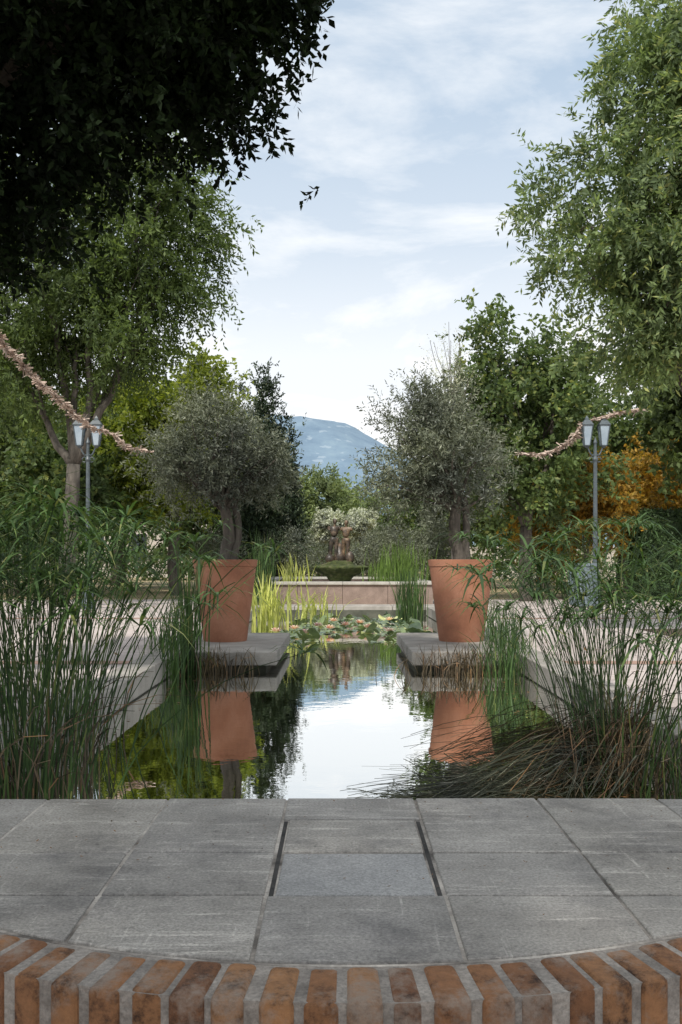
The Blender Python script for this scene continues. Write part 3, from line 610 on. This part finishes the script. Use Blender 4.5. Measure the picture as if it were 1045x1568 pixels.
def garland(pts, seed):
    rng = np.random.default_rng(seed); pts = np.array(pts, float); e = empty('ragged_garland', tuple(pts[0]))
    seg = np.linalg.norm(np.diff(pts, axis=0), axis=1); s = np.r_[0, np.cumsum(seg)]; n = int(s[-1]/.0045)
    t = np.sort(rng.uniform(0, s[-1], n)); P = np.stack([np.interp(t, s, pts[:, i]) for i in range(3)], 1); P[:, 2] += np.sin(t*9)*.015
    D = nrm(np.stack([rng.normal(size=n)*.8, rng.normal(size=n)*.9, rng.normal(size=n)*.25-.15], 1)); S = nrm(np.cross(D, rng.normal(size=(n, 3))+np.array([0, 0, .6])))
    L = (rng.uniform(.07, .15, n)*(1+.35*np.sin(t*22)))[:, None]; W = rng.uniform(.015, .04, n)[:, None]
    q = np.stack([P-S*W*.5, P+S*W*.5, P+D*L+S*W*.35, P+D*L-S*W*.4], 1); quads('cloth_strips', q, M['garland'], e)
    b = B(); b.tube(pts, [.025]*len(pts), 5); b.obj('rope', M['garland'], e)
garland([(3.65,20,3.12),(4.0,20,3.1),(4.4,20,3.2),(4.65,20,3.38),(4.85,20,3.68),(5.1,20,3.8),(5.55,20,3.92),(6.05,20,4.02)], 1)
garland([(-5.5,15,4.75),(-5.46,16,4.52),(-5.24,17,4.13),(-5.1,18.5,3.85),(-4.9,19.5,3.6),(-4.46,19.8,3.47),(-4.2,19.8,3.2),(-3.78,19.8,3.14)], 2)

# ------------------------------------------------------------------ house glimpsed beyond the trees
e = empty('plaster_house', (-13, 60, 0)); b = B(); b.box(-22, -5.5, 60, 68, 0, 4.2); b.obj('walls', M['plaster'], e)
b = B(); b.add([(-22.4,59.6,4.2),(-5.1,59.6,4.2),(-5.1,68.4,4.2),(-22.4,68.4,4.2),(-22.4,64,6.2),(-5.1,64,6.2)], [(0,1,5,4),(2,3,4,5),(1,2,5),(3,0,4),(0,3,2,1)]); b.obj('roof', M['rooftile'], e)
b = B()
for i in range(6): b.box(-20.5+i*2.6, -19.4+i*2.6, 59.95, 60.05, 1.0, 2.6)
b.obj('windows', M['window'], e)
e = empty('garden_wall', (14, 56, 0)); b = B(); b.box(6, 30, 56, 56.3, 0, 1.7); b.box(5.95, 30.05, 55.95, 56.35, 1.7, 1.8); b.obj('wall', M['plaster'], e)

# ------------------------------------------------------------------ hills
m, nt, out = newmat('hillside')
n1 = noise(nt, .012, 9, .7); r1 = ramp(nt, n1.outputs[0], [(.35, (.11, .17, .24)), (.52, (.15, .22, .29)), (.7, (.2, .275, .33))])  # blue haze of distance painted into the slope colours
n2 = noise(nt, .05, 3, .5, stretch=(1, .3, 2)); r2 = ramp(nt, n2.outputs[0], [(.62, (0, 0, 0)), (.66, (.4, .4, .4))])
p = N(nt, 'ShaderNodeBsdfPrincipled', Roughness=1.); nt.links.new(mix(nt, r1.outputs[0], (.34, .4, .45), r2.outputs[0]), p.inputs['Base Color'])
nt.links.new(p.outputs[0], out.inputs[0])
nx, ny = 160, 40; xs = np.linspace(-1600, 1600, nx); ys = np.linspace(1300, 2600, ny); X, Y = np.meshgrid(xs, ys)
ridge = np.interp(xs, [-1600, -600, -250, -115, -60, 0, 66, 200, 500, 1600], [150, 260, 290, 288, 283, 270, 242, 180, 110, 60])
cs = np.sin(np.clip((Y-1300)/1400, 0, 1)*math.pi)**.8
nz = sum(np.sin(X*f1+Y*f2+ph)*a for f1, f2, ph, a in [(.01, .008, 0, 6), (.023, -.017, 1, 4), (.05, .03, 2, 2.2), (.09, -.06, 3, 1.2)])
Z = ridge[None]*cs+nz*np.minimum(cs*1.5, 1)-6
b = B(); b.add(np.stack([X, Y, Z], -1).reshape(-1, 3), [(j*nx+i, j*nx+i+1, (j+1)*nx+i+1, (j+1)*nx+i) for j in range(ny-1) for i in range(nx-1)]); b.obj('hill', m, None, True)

# ------------------------------------------------------------------ sky, sun, camera
EL, AZ = math.radians(50), math.radians(-163)
w = bpy.data.worlds.new('World'); sc.world = w; w.use_nodes = True; nt = w.node_tree; nt.nodes.clear()
wo = nt.nodes.new('ShaderNodeOutputWorld'); bg = nt.nodes.new('ShaderNodeBackground'); bg.inputs[1].default_value = .15
sky = nt.nodes.new('ShaderNodeTexSky'); sky.sky_type = 'NISHITA'; sky.sun_disc = False; sky.sun_elevation = EL; sky.sun_rotation = AZ; sky.dust_density = 1.0
tc = nt.nodes.new('ShaderNodeTexCoord'); mp = nt.nodes.new('ShaderNodeMapping'); mp.inputs['Scale'].default_value = (1.5, 1.5, 4.5); mp.inputs['Rotation'].default_value = (0, .25, .2); mp.inputs['Location'].default_value = (.3, .2, .5)
cn = nt.nodes.new('ShaderNodeTexNoise'); cn.inputs['Scale'].default_value = 1.8; cn.inputs['Detail'].default_value = 10; cn.inputs['Roughness'].default_value = .6; cn.inputs['Distortion'].default_value = .25
nt.links.new(tc.outputs['Generated'], mp.inputs[0]); nt.links.new(mp.outputs[0], cn.inputs['Vector'])
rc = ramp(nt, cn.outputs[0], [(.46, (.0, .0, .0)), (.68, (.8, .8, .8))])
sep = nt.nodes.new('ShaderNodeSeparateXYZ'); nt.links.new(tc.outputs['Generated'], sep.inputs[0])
rh = ramp(nt, sep.outputs[2], [(.0, (.9, .9, .9)), (.2, (.78, .78, .78)), (.3, (.4, .4, .4)), (.45, (.1, .1, .1)), (.6, (.35, .35, .35)), (.8, (.7, .7, .7))])  # whitens again towards the unseen zenith, cloud added there for more ambient light
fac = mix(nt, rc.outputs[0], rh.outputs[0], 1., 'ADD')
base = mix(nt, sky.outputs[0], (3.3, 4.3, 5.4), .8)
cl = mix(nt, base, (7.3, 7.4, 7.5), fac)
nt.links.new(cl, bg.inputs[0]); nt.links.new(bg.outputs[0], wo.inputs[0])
s = bpy.data.lights.new('sun', 'SUN'); s.energy = 4.0; s.angle = math.radians(2); s.color = (1, .94, .85); so = bpy.data.objects.new('sun', s); COL.objects.link(so)
dv = Vector((math.sin(AZ)*math.cos(EL), math.cos(AZ)*math.cos(EL), math.sin(EL))); so.rotation_euler = dv.to_track_quat('Z', 'Y').to_euler(); so.location = dv*50
cam = bpy.data.cameras.new('camera'); co = bpy.data.objects.new('camera', cam); COL.objects.link(co)
co.location = (0, 0, .95); co.rotation_euler = (math.radians(90), 0, 0); cam.lens = 35; cam.sensor_width = 36; cam.shift_y = .0485; cam.shift_x = .0016; cam.clip_start = .05; cam.clip_end = 9000
sc.camera = co
sc.view_settings.view_transform = 'Standard'; sc.view_settings.look = 'None'; sc.view_settings.exposure = 0
